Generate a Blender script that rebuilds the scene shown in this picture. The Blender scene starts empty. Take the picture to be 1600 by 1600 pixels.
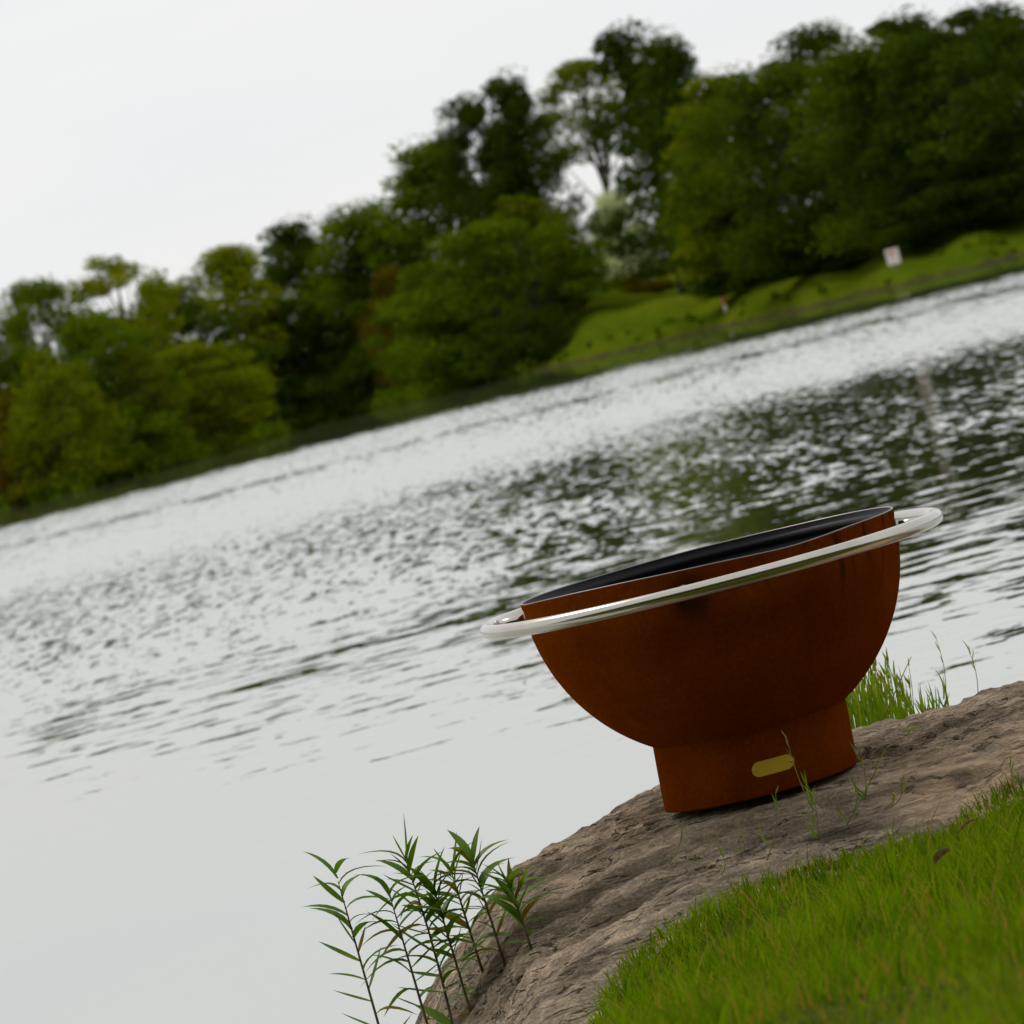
import bpy, math, random
import numpy as np
from mathutils import Vector, Matrix

# ------------------------------------------------------------------ camera, world, sun, exposure
scene = bpy.context.scene
C = scene.collection
EYE = 1.5                      # eye above the water (z = 0)
FPX = 7500.0                   # focal length in photo pixels (1600 wide): a long lens
ROLL = math.radians(14.5)
PITCH = math.atan(240.0 / FPX)
Rr = Vector((1, 0, 0))
Uu = Vector((0, math.sin(PITCH), math.cos(PITCH)))
Ff = Vector((0, math.cos(PITCH), -math.sin(PITCH)))
cr, sr = math.cos(ROLL), math.sin(ROLL)
X = Rr * cr - Uu * sr
Y = Rr * sr + Uu * cr
cam_d = bpy.data.cameras.new('camera')
cam = bpy.data.objects.new('camera', cam_d)
C.objects.link(cam)
cam.matrix_world = Matrix(((X.x, Y.x, -Ff.x, 0), (X.y, Y.y, -Ff.y, 0), (X.z, Y.z, -Ff.z, EYE), (0, 0, 0, 1)))
cam_d.sensor_width = 36.0
cam_d.lens = FPX / 1600.0 * 36.0
cam_d.clip_start = 0.1
cam_d.clip_end = 20000
cam_d.dof.use_dof = True
cam_d.dof.focus_distance = 9.95
cam_d.dof.aperture_fstop = 11.5
scene.camera = cam
scene.render.resolution_x = 1024
scene.render.resolution_y = 1024
scene.view_settings.view_transform = 'Standard'
scene.view_settings.look = 'None'
scene.view_settings.gamma = 1
scene.view_settings.exposure = 0.0
scene.cycles.max_bounces = 5
scene.cycles.diffuse_bounces = 2
scene.cycles.glossy_bounces = 3
scene.cycles.transmission_bounces = 3

SUN_EL, SUN_AZ = math.radians(52), math.radians(-35)      # azimuth clockwise from +Y: over the lake, to the left
world = bpy.data.worlds.new('World')
scene.world = world
world.use_nodes = True
wn, wl = world.node_tree.nodes, world.node_tree.links
wn.clear()
w_out = wn.new('ShaderNodeOutputWorld')
w_bg = wn.new('ShaderNodeBackground')
w_bg.inputs['Strength'].default_value = 0.1
sky = wn.new('ShaderNodeTexSky')
sky.sky_type = 'NISHITA'
sky.sun_disc = False
sky.sun_elevation = SUN_EL
sky.sun_rotation = SUN_AZ
sky.dust_density = 4.0
w_tc = wn.new('ShaderNodeTexCoord')
w_map = wn.new('ShaderNodeMapping')
w_map.inputs['Scale'].default_value = (2.2, 2.2, 11.0)
w_map.inputs['Rotation'].default_value = (0, 0.06, 0)
w_noise = wn.new('ShaderNodeTexNoise')
w_noise.inputs['Scale'].default_value = 2.2
w_noise.inputs['Detail'].default_value = 5
w_noise.inputs['Roughness'].default_value = 0.5
w_ramp = wn.new('ShaderNodeValToRGB')
w_ramp.color_ramp.elements[0].position = 0.34
w_ramp.color_ramp.elements[0].color = (8.75, 9.05, 9.3, 1)
w_ramp.color_ramp.elements[1].position = 0.62
w_ramp.color_ramp.elements[1].color = (9.35, 9.35, 9.35, 1)
w_mix = wn.new('ShaderNodeMixRGB')
w_mix.inputs['Fac'].default_value = 0.9
wl.new(w_tc.outputs['Generated'], w_map.inputs['Vector'])
wl.new(w_map.outputs['Vector'], w_noise.inputs['Vector'])
wl.new(w_noise.outputs['Fac'], w_ramp.inputs['Fac'])
wl.new(sky.outputs['Color'], w_mix.inputs['Color1'])
wl.new(w_ramp.outputs['Color'], w_mix.inputs['Color2'])
wl.new(w_mix.outputs['Color'], w_bg.inputs['Color'])
wl.new(w_bg.outputs['Background'], w_out.inputs['Surface'])

sun_d = bpy.data.lights.new('sun', 'SUN')
sun_d.energy = 1.2
sun_d.angle = math.radians(14)
sun_d.color = (1.0, 0.95, 0.87)
sun = bpy.data.objects.new('sun', sun_d)
C.objects.link(sun)
sdir = Vector((math.sin(SUN_AZ) * math.cos(SUN_EL), math.cos(SUN_AZ) * math.cos(SUN_EL), math.sin(SUN_EL)))
sun.rotation_euler = sdir.to_track_quat('Z', 'Y').to_euler()

# ------------------------------------------------------------------ helpers
def at(px, py, depth):
    """world point seen at photo pixel (px, py) lying at world depth y = depth"""
    dx, dy = px - 800.0, py - 800.0
    u, v = cr * dx - sr * dy, -sr * dx - cr * dy
    d = Rr * u + Uu * v + Ff * FPX
    return Vector((0, 0, EYE)) + d * (depth / d.y)

def tag(o, label=None, cat=None, group=None, kind=None):
    if label: o['label'] = label
    if cat: o['category'] = cat
    if group: o['group'] = group
    if kind: o['kind'] = kind
    return o

def empty(name, loc=(0, 0, 0), rz=0.0):
    o = bpy.data.objects.new(name, None)
    o.empty_display_size = 0.1
    C.objects.link(o)
    o.location = loc
    o.rotation_euler = (0, 0, rz)
    return o

def link(name, me, mat=None, parent=None):
    o = bpy.data.objects.new(name, me)
    C.objects.link(o)
    if mat is not None and len(me.materials) == 0:
        me.materials.append(mat)
    if parent is not None:
        o.parent = parent
    return o

def mesh_np(name, verts, faces, smooth=True):
    """verts (N,3); faces (M,k) all of one size"""
    verts = np.asarray(verts, dtype=np.float32)
    faces = np.asarray(faces, dtype=np.int32)
    me = bpy.data.meshes.new(name)
    k = faces.shape[1]
    me.vertices.add(len(verts))
    me.vertices.foreach_set('co', verts.ravel())
    me.loops.add(faces.size)
    me.loops.foreach_set('vertex_index', faces.ravel())
    me.polygons.add(len(faces))
    me.polygons.foreach_set('loop_start', np.arange(0, faces.size, k, dtype=np.int32))
    me.polygons.foreach_set('use_smooth', np.full(len(faces), smooth, dtype=bool))
    me.update(calc_edges=True)
    me.validate()
    return me

def grid_faces(nu, nv, close_u=False):
    """grid with index i*nv + j ; i in nu, j in nv"""
    iu = np.arange(nu if close_u else nu - 1)
    jv = np.arange(nv - 1)
    I, J = np.meshgrid(iu, jv, indexing='ij')
    I2 = (I + 1) % nu
    return np.stack([I * nv + J, I2 * nv + J, I2 * nv + J + 1, I * nv + J + 1], -1).reshape(-1, 4)

def _hash(ix, iy, seed):
    h = (ix.astype(np.int64) * 374761393 + iy.astype(np.int64) * 668265263 + seed * 1442695041) & 0x7fffffff
    h = ((h ^ (h >> 13)) * 1274126177) & 0x7fffffff
    return ((h ^ (h >> 16)) & 0xffff) / 65535.0

def vnoise(x, y, seed=0):
    ix, iy = np.floor(x), np.floor(y)
    fx, fy = x - ix, y - iy
    fx, fy = fx * fx * (3 - 2 * fx), fy * fy * (3 - 2 * fy)
    ix, iy = ix.astype(np.int64), iy.astype(np.int64)
    a, b = _hash(ix, iy, seed), _hash(ix + 1, iy, seed)
    c, d = _hash(ix, iy + 1, seed), _hash(ix + 1, iy + 1, seed)
    return (a * (1 - fx) + b * fx) * (1 - fy) + (c * (1 - fx) + d * fx) * fy - 0.5

def fbm(x, y, octaves=4, seed=0, gain=0.5):
    s, a, f = 0, 1.0, 1.0
    for o in range(octaves):
        s = s + a * vnoise(x * f + 17.3 * o, y * f - 9.1 * o, seed + o)
        a *= gain
        f *= 2.03
    return s

def sstep(a, b, x):
    t = np.clip((x - a) / (b - a), 0, 1)
    return t * t * (3 - 2 * t)

class MB:
    """collects tubes, quads; builds one mesh"""
    def __init__(self): self.v, self.f = [], []
    def tube(self, pts, rads, n=6, cap=True):
        pts = [Vector(p) for p in pts]
        b = len(self.v)
        up = Vector((0.3, 0.2, 1)).normalized()
        for i, p in enumerate(pts):
            t = (pts[min(i + 1, len(pts) - 1)] - pts[max(i - 1, 0)]).normalized()
            s = t.cross(up)
            if s.length < 1e-3: s = t.cross(Vector((1, 0, 0)))
            s.normalize()
            w = s.cross(t)
            for k in range(n):
                a = 2 * math.pi * k / n
                self.v.append(tuple(p + (s * math.cos(a) + w * math.sin(a)) * rads[i]))
        for i in range(len(pts) - 1):
            for k in range(n):
                k2 = (k + 1) % n
                self.f.append((b + i * n + k, b + i * n + k2, b + (i + 1) * n + k2, b + (i + 1) * n + k))
        if cap:
            self.f.append(tuple(b + k for k in range(n))[::-1])
            e = b + (len(pts) - 1) * n
            self.f.append(tuple(e + k for k in range(n)))
        return self
    def strip(self, pts, widths, side, bend=0.0, nrm=None):
        """a leaf blade: centre line pts, half widths, side vector; a slight fold along the middle"""
        b = len(self.v)
        side = Vector(side).normalized()
        for i, p in enumerate(pts):
            p = Vector(p)
            t = (Vector(pts[min(i + 1, len(pts) - 1)]) - Vector(pts[max(i - 1, 0)])).normalized()
            n_ = side.cross(t).normalized()
            w = widths[i]
            self.v += [tuple(p - side * w + n_ * w * bend), tuple(p), tuple(p + side * w + n_ * w * bend)]
        for i in range(len(pts) - 1):
            q = b + i * 3
            self.f += [(q, q + 1, q + 4, q + 3), (q + 1, q + 2, q + 5, q + 4)]
        return self
    def box(self, c, s):
        b = len(self.v)
        for z in (-1, 1):
            for y in (-1, 1):
                for x in (-1, 1):
                    self.v.append((c[0] + x * s[0] / 2, c[1] + y * s[1] / 2, c[2] + z * s[2] / 2))
        for q in ((0, 2, 3, 1), (4, 5, 7, 6), (0, 1, 5, 4), (2, 6, 7, 3), (0, 4, 6, 2), (1, 3, 7, 5)):
            self.f.append(tuple(b + i for i in q))
        return self
    def mesh(self, name, smooth=True):
        me = bpy.data.meshes.new(name)
        me.from_pydata(self.v, [], self.f)
        me.update()
        if smooth:
            me.polygons.foreach_set('use_smooth', [True] * len(me.polygons))
        return me

# ------------------------------------------------------------------ materials
def newmat(name):
    m = bpy.data.materials.new(name)
    m.use_nodes = True
    nt = m.node_tree
    nt.nodes.clear()
    out = nt.nodes.new('ShaderNodeOutputMaterial')
    return m, nt, out

class NT:
    """tiny node helper"""
    def __init__(self, nt): self.nt = nt
    def n(self, t, **kw):
        nd = self.nt.nodes.new(t)
        for k, v in kw.items(): setattr(nd, k, v)
        return nd
    def set(self, sock, v):
        if isinstance(v, bpy.types.NodeSocket): self.nt.links.new(v, sock)
        else: sock.default_value = v
    def math(self, op, a, b=0.0, c=None, clamp=False):
        nd = self.n('ShaderNodeMath', operation=op)
        nd.use_clamp = clamp
        self.set(nd.inputs[0], a); self.set(nd.inputs[1], b)
        if c is not None: self.set(nd.inputs[2], c)
        return nd.outputs[0]
    def noise(self, vec, scale, detail=3, rough=0.5, dist=0.0):
        nd = self.n('ShaderNodeTexNoise')
        if vec is not None: self.set(nd.inputs['Vector'], vec)
        nd.inputs['Scale'].default_value = scale
        nd.inputs['Detail'].default_value = detail
        nd.inputs['Roughness'].default_value = rough
        nd.inputs['Distortion'].default_value = dist
        return nd
    def mapping(self, vec, scale=(1, 1, 1), rot=(0, 0, 0), loc=(0, 0, 0)):
        nd = self.n('ShaderNodeMapping')
        self.set(nd.inputs['Vector'], vec)
        nd.inputs['Scale'].default_value = scale
        nd.inputs['Rotation'].default_value = rot
        nd.inputs['Location'].default_value = loc
        return nd.outputs['Vector']
    def ramp(self, fac, stops):
        nd = self.n('ShaderNodeValToRGB')
        el = nd.color_ramp.elements
        while len(el) < len(stops): el.new(0.5)
        for e, (p, c) in zip(el, stops):
            e.position = p
            e.color = (c[0], c[1], c[2], 1) if not isinstance(c, float) else (c, c, c, 1)
        self.set(nd.inputs['Fac'], fac)
        return nd.outputs['Color']
    def mix(self, fac, a, b, blend='MIX'):
        nd = self.n('ShaderNodeMixRGB', blend_type=blend)
        self.set(nd.inputs['Fac'], fac)
        self.set(nd.inputs['Color1'], a if isinstance(a, bpy.types.NodeSocket) else (*a, 1))
        self.set(nd.inputs['Color2'], b if isinstance(b, bpy.types.NodeSocket) else (*b, 1))
        return nd.outputs['Color']
    def mrange(self, v, a, b, c=0.0, d=1.0, smooth=True):
        nd = self.n('ShaderNodeMapRange')
        if smooth: nd.interpolation_type = 'SMOOTHSTEP'
        self.set(nd.inputs['Value'], v)
        for k, q in (('From Min', a), ('From Max', b), ('To Min', c), ('To Max', d)):
            self.set(nd.inputs[k], q)
        return nd.outputs['Result']
    def bump(self, h, strength=0.3, dist=0.01, normal=None):
        nd = self.n('ShaderNodeBump')
        nd.inputs['Strength'].default_value = strength
        nd.inputs['Distance'].default_value = dist
        self.set(nd.inputs['Height'], h)
        if normal is not None: self.set(nd.inputs['Normal'], normal)
        return nd.outputs['Normal']
    def principled(self, color, rough=0.5, metal=0.0, ior=1.45, normal=None, spec=0.5):
        if spec <= 0.06 and metal == 0.0:              # dry, matt surfaces
            nd = self.n('ShaderNodeBsdfDiffuse')
            self.set(nd.inputs['Color'], color if isinstance(color, bpy.types.NodeSocket) else (*color, 1))
            nd.inputs['Roughness'].default_value = 0.2
            if normal is not None: self.set(nd.inputs['Normal'], normal)
            return nd.outputs[0]
        nd = self.n('ShaderNodeBsdfPrincipled')
        self.set(nd.inputs['Base Color'], color if isinstance(color, bpy.types.NodeSocket) else (*color, 1))
        self.set(nd.inputs['Roughness'], rough)
        self.set(nd.inputs['Metallic'], metal)
        nd.inputs['IOR'].default_value = ior
        nd.inputs['Specular IOR Level'].default_value = spec
        if normal is not None: self.set(nd.inputs['Normal'], normal)
        return nd.outputs[0]

def simple(name, color, rough=0.6, metal=0.0, var=0.25, scale=20.0, spec=0.5):
    m, nt, out = newmat(name)
    h = NT(nt)
    tc = h.n('ShaderNodeTexCoord')
    nz = h.noise(tc.outputs['Object'], scale, 4)
    a = tuple(c * (1 - var) for c in color)
    b = tuple(c * (1 + var) for c in color)
    col = h.ramp(nz.outputs['Fac'], [(0.3, a), (0.7, b)])
    nt.links.new(h.principled(col, rough, metal, spec=spec), out.inputs['Surface'])
    return m

def leaf_mat(name, dark, light, trans=0.35, scale=0.25, gloss=0.0, accent=None):
    """foliage: leaf to leaf variation, big soft patches, some light coming through"""
    m, nt, out = newmat(name)
    h = NT(nt)
    geo = h.n('ShaderNodeNewGeometry')
    nz = h.noise(geo.outputs['Position'], scale, 2)
    f = h.math('MULTIPLY_ADD', geo.outputs['Random Per Island'], 0.55, h.math('MULTIPLY_ADD', nz.outputs['Fac'], 1.3, -0.42), clamp=True)
    col = h.ramp(f, [(0.1, dark), (0.9, light)])
    if accent:
        r = h.math('GREATER_THAN', geo.outputs['Random Per Island'], accent[1])
        col = h.mix(r, col, accent[0])
    dif = h.n('ShaderNodeBsdfDiffuse'); h.set(dif.inputs['Color'], col)
    tr = h.n('ShaderNodeBsdfTranslucent')
    h.set(tr.inputs['Color'], h.mix(1.0, col, (1.25, 1.35, 0.6), 'MULTIPLY'))
    mx = h.n('ShaderNodeMixShader'); mx.inputs[0].default_value = trans
    nt.links.new(dif.outputs[0], mx.inputs[1]); nt.links.new(tr.outputs[0], mx.inputs[2])
    if not gloss:
        nt.links.new(mx.outputs[0], out.inputs['Surface'])
        return m
    gl = h.n('ShaderNodeBsdfGlossy'); gl.inputs['Roughness'].default_value = 0.45
    gl.inputs['Color'].default_value = (0.5, 0.5, 0.5, 1)
    m2 = h.n('ShaderNodeMixShader'); m2.inputs[0].default_value = gloss
    nt.links.new(mx.outputs[0], m2.inputs[1]); nt.links.new(gl.outputs[0], m2.inputs[2])
    nt.links.new(m2.outputs[0], out.inputs['Surface'])
    return m

M = {}
M['leaf_green'] = leaf_mat('leaf_green', (0.038, 0.066, 0.003), (0.145, 0.205, 0.006))
M['leaf_dark'] = leaf_mat('leaf_dark', (0.019, 0.037, 0.003), (0.070, 0.108, 0.006), trans=0.28)
M['leaf_bank'] = leaf_mat('leaf_bank', (0.026, 0.046, 0.003), (0.098, 0.135, 0.006))
M['leaf_yellow'] = leaf_mat('leaf_yellow', (0.080, 0.110, 0.003), (0.280, 0.295, 0.006), trans=0.4)
M['leaf_olive'] = leaf_mat('leaf_olive', (0.060, 0.080, 0.003), (0.185, 0.205, 0.006))
M['leaf_russet'] = leaf_mat('leaf_russet', (0.070, 0.052, 0.004), (0.180, 0.118, 0.007))
M['leaf_pale'] = leaf_mat('leaf_pale', (0.42, 0.43, 0.30), (0.75, 0.75, 0.58), trans=0.4)
M['leaf_grey'] = leaf_mat('leaf_grey', (0.070, 0.105, 0.060), (0.130, 0.175, 0.100))
M['grass'] = leaf_mat('grass_blades', (0.055, 0.100, 0.003), (0.240, 0.350, 0.007), trans=0.38, scale=9, accent=((0.38, 0.23, 0.05), 0.92))
M['reed'] = leaf_mat('reed_blades', (0.065, 0.125, 0.005), (0.235, 0.350, 0.010), trans=0.4, scale=6, gloss=0.03, accent=((0.36, 0.32, 0.04), 0.9))
M['sprout'] = leaf_mat('sprout_leaf', (0.045, 0.115, 0.006), (0.165, 0.290, 0.012), trans=0.3, scale=12, gloss=0.05)
M['sprout_old'] = leaf_mat('sprout_leaf_old', (0.14, 0.09, 0.012), (0.26, 0.20, 0.03), trans=0.3, scale=30)
M['straw'] = simple('straw_stalk', (0.26, 0.22, 0.06), 0.7)
M['green_stalk'] = simple('green_stalk', (0.13, 0.19, 0.02), 0.6)
M['red_stem'] = simple('reddish_stem', (0.10, 0.07, 0.03), 0.6, scale=60, var=0.5)
M['bark'] = simple('bark', (0.055, 0.042, 0.030), 0.9, var=0.4, scale=4)
M['dead_leaf'] = simple('dead_leaf', (0.085, 0.045, 0.022), 0.9, var=0.5, scale=40, spec=0.05)
M['white_paint'] = simple('white_board_paint', (0.72, 0.66, 0.60), 0.5, var=0.06, scale=3)
M['red_paint'] = simple('red_paint', (0.55, 0.10, 0.06), 0.5, var=0.1)
M['post'] = simple('weathered_post', (0.20, 0.17, 0.13), 0.8)

def rust_mat():
    m, nt, out = newmat('rusted_steel')
    h = NT(nt)
    tc = h.n('ShaderNodeTexCoord')
    P = tc.outputs['Object']
    big = h.noise(P, 5.0, 5, 0.6, 0.4)
    col = h.ramp(big.outputs['Fac'], [(0.25, (0.130, 0.0250, 0.0014)), (0.5, (0.168, 0.0340, 0.0018)), (0.78, (0.215, 0.0470, 0.0024))])
    fine = h.noise(P, 120.0, 4, 0.65)
    col = h.mix(0.55, col, h.ramp(fine.outputs['Fac'], [(0.3, (0.55, 0.55, 0.55)), (0.7, (1.3, 1.25, 1.2))]), 'MULTIPLY')
    # rain streaks running down from under the ring, strongest on the right
    st = h.noise(h.mapping(P, (38, 38, 2.6)), 1.0, 4, 0.6)
    sep = h.n('ShaderNodeSeparateXYZ'); h.set(sep.inputs[0], P)
    band = h.math('MULTIPLY', h.mrange(sep.outputs['Z'], 0.30, 0.47), h.mrange(sep.outputs['X'], -0.15, 0.3, 0.15, 0.9))
    sf = h.math('MULTIPLY', h.mrange(st.outputs['Fac'], 0.52, 0.72), band)
    col = h.mix(sf, col, (0.045, 0.014, 0.004))
    # scorched patch round the weld of the front strut
    dv = h.n('ShaderNodeVectorMath', operation='DISTANCE')
    h.set(dv.inputs[0], P); dv.inputs[1].default_value = (-0.070, -0.402, 0.452)
    sc = h.math('ADD', dv.outputs['Value'], h.math('MULTIPLY_ADD', big.outputs['Fac'], 0.05, -0.025))
    col = h.mix(h.mrange(sc, 0.062, 0.012, 0.0, 0.8), col, (0.020, 0.010, 0.006))
    grit = h.noise(P, 420.0, 3, 0.7)
    col = h.mix(0.22, col, h.ramp(grit.outputs['Fac'], [(0.35, (0.5, 0.5, 0.5)), (0.65, (1.45, 1.35, 1.2))]), 'MULTIPLY')
    nrm = h.bump(fine.outputs['Fac'], 0.25, 0.002)
    nt.links.new(h.principled(col, h.mrange(big.outputs['Fac'], 0.3, 0.7, 0.62, 0.8), 0.0, normal=nrm, spec=0.05), out.inputs['Surface'])
    return m
M['rust'] = rust_mat()

def steel_mat(name, color, r0, r1, metal=1.0):
    m, nt, out = newmat(name)
    h = NT(nt)
    tc = h.n('ShaderNodeTexCoord')
    nz = h.noise(h.mapping(tc.outputs['Object'], (25, 25, 160)), 1.0, 4, 0.6)
    n2 = h.noise(tc.outputs['Object'], 9.0, 4)
    rough = h.math('MULTIPLY_ADD', h.math('ADD', nz.outputs['Fac'], n2.outputs['Fac']), (r1 - r0), r0 - (r1 - r0) * 0.5)
    col = h.ramp(n2.outputs['Fac'], [(0.3, tuple(c * 0.82 for c in color)), (0.7, color)])
    nt.links.new(h.principled(col, rough, metal, normal=h.bump(nz.outputs['Fac'], 0.03, 0.0005)), out.inputs['Surface'])
    return m
M['steel'] = steel_mat('brushed_stainless', (0.56, 0.525, 0.46), 0.15, 0.24)
M['weld'] = steel_mat('weld_bead', (0.45, 0.42, 0.39), 0.3, 0.5)
M['brass'] = steel_mat('brass_plate', (0.95, 0.64, 0.08), 0.25, 0.36, 0.55)
M['rim_edge'] = steel_mat('cut_steel_edge', (0.22, 0.19, 0.18), 0.4, 0.55)
M['black'] = simple('black_heat_paint', (0.007, 0.007, 0.010), 0.5, var=0.3, scale=14, spec=0.22)

def rock_mat():
    m, nt, out = newmat('sandstone_ledge')
    h = NT(nt)
    geo = h.n('ShaderNodeNewGeometry')
    P = geo.outputs['Position']
    big = h.noise(h.mapping(P, (2.2, 3.6, 6)), 1.6, 6, 0.62, 0.5)
    col = h.ramp(big.outputs['Fac'], [(0.28, (0.125, 0.101, 0.076)), (0.45, (0.25, 0.202, 0.150)), (0.60, (0.38, 0.305, 0.225)), (0.76, (0.55, 0.44, 0.32))])
    lam = h.noise(h.mapping(P, (9, 34, 60), rot=(0, 0, 0.12)), 1.0, 6, 0.7, 0.6)
    col = h.mix(0.75, col, h.ramp(lam.outputs['Fac'], [(0.32, (0.50, 0.49, 0.48)), (0.5, (1.05, 1.05, 1.05)), (0.68, (1.9, 1.8, 1.65))]), 'MULTIPLY')
    fine = h.noise(P, 140.0, 4, 0.7)
    col = h.mix(0.6, col, h.ramp(fine.outputs['Fac'], [(0.34, (0.6, 0.6, 0.6)), (0.66, (1.7, 1.66, 1.6))]), 'MULTIPLY')
    vor = h.n('ShaderNodeTexVoronoi'); h.set(vor.inputs['Vector'], P); vor.inputs['Scale'].default_value = 60
    sp = h.mrange(vor.outputs['Distance'], 0.10, 0.05)
    col = h.mix(h.math('MULTIPLY', sp, 0.5), col, (0.42, 0.36, 0.31))
    ck = h.noise(h.mapping(P, (1.7, 7.5, 9), rot=(0, 0, -0.10)), 1.0, 6, 0.62, 0.7)
    crack = h.math('MULTIPLY', h.mrange(h.math('ABSOLUTE', h.math('SUBTRACT', ck.outputs['Fac'], 0.5)), 0.010, 0.002), h.mrange(big.outputs['Fac'], 0.36, 0.5, 0.25, 1.0))
    col = h.mix(h.math('MULTIPLY', crack, 0.85), col, (0.018, 0.013, 0.010))
    sep = h.n('ShaderNodeSeparateXYZ'); h.set(sep.inputs[0], P)
    pale = h.noise(h.mapping(P, (3.0, 8.0, 1)), 1.0, 5, 0.6, 0.8)          # freshly flaked patches
    pm = h.math('MULTIPLY', h.mrange(sep.outputs['X'], 0.50, 0.72), h.math('MULTIPLY', h.mrange(sep.outputs['Y'], 9.45, 9.7), h.mrange(sep.outputs['Y'], 10.25, 10.0)))
    pm = h.math('MULTIPLY', pm, h.mrange(pale.outputs['Fac'], 0.40, 0.49))
    col = h.mix(h.math('MULTIPLY', pm, 0.8), col, h.mix(0.8, (0.85, 0.63, 0.41), h.ramp(lam.outputs['Fac'], [(0.3, (0.4, 0.38, 0.36)), (0.6, (1.1, 1.1, 1.1))]), 'MULTIPLY'))
    hgt = h.math('SUBTRACT', h.math('ADD', lam.outputs['Fac'], h.math('MULTIPLY', fine.outputs['Fac'], 0.6)), h.math('MULTIPLY', crack, 0.8))
    nt.links.new(h.principled(col, 0.9, normal=h.bump(hgt, 0.9, 0.014), spec=0.06), out.inputs['Surface'])
    return m
M['rock'] = rock_mat()

def ground_mat():
    m, nt, out = newmat('meadow_ground')
    h = NT(nt)
    geo = h.n('ShaderNodeNewGeometry')
    P = geo.outputs['Position']
    sep = h.n('ShaderNodeSeparateXYZ'); h.set(sep.inputs[0], P)
    n1 = h.noise(h.mapping(P, (0.12, 0.05, 0.5)), 1.0, 5, 0.6)
    n2 = h.noise(P, 1.3, 5, 0.65)
    col = h.ramp(n1.outputs['Fac'], [(0.3, (0.040, 0.070, 0.003)), (0.5, (0.072, 0.104, 0.004)), (0.7, (0.110, 0.122, 0.006))])
    col = h.mix(0.7, col, h.ramp(n2.outputs['Fac'], [(0.3, (0.5, 0.55, 0.5)), (0.7, (1.4, 1.35, 1.3))]), 'MULTIPLY')
    shade_tone = h.ramp(n2.outputs['Fac'], [(0.3, (0.016, 0.015, 0.007)), (0.7, (0.045, 0.036, 0.018))])  # tree shade painted into the colour of the unseen bank
    wood = h.math('MULTIPLY', h.mrange(sep.outputs['Z'], 0.9, 2.2), h.mrange(sep.outputs['Y'], 4.0, 0.0))  # mask: high ground behind the camera, where no trees are built
    col = h.mix(wood, col, shade_tone)
    soil = h.ramp(n2.outputs['Fac'], [(0.3, (0.030, 0.021, 0.013)), (0.7, (0.085, 0.060, 0.034))])
    zf = h.math('ADD', sep.outputs['Z'], h.math('MULTIPLY_ADD', n2.outputs['Fac'], 0.9, -0.45))
    col = h.mix(h.mrange(zf, -0.05, 0.30), soil, col)
    nt.links.new(h.principled(col, 0.95, normal=h.bump(n2.outputs['Fac'], 0.6, 0.15), spec=0.0), out.inputs['Surface'])
    return m
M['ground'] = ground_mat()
M['soil'] = simple('dark_soil', (0.055, 0.060, 0.012), 0.95, var=0.4, scale=15, spec=0.0)

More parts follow.
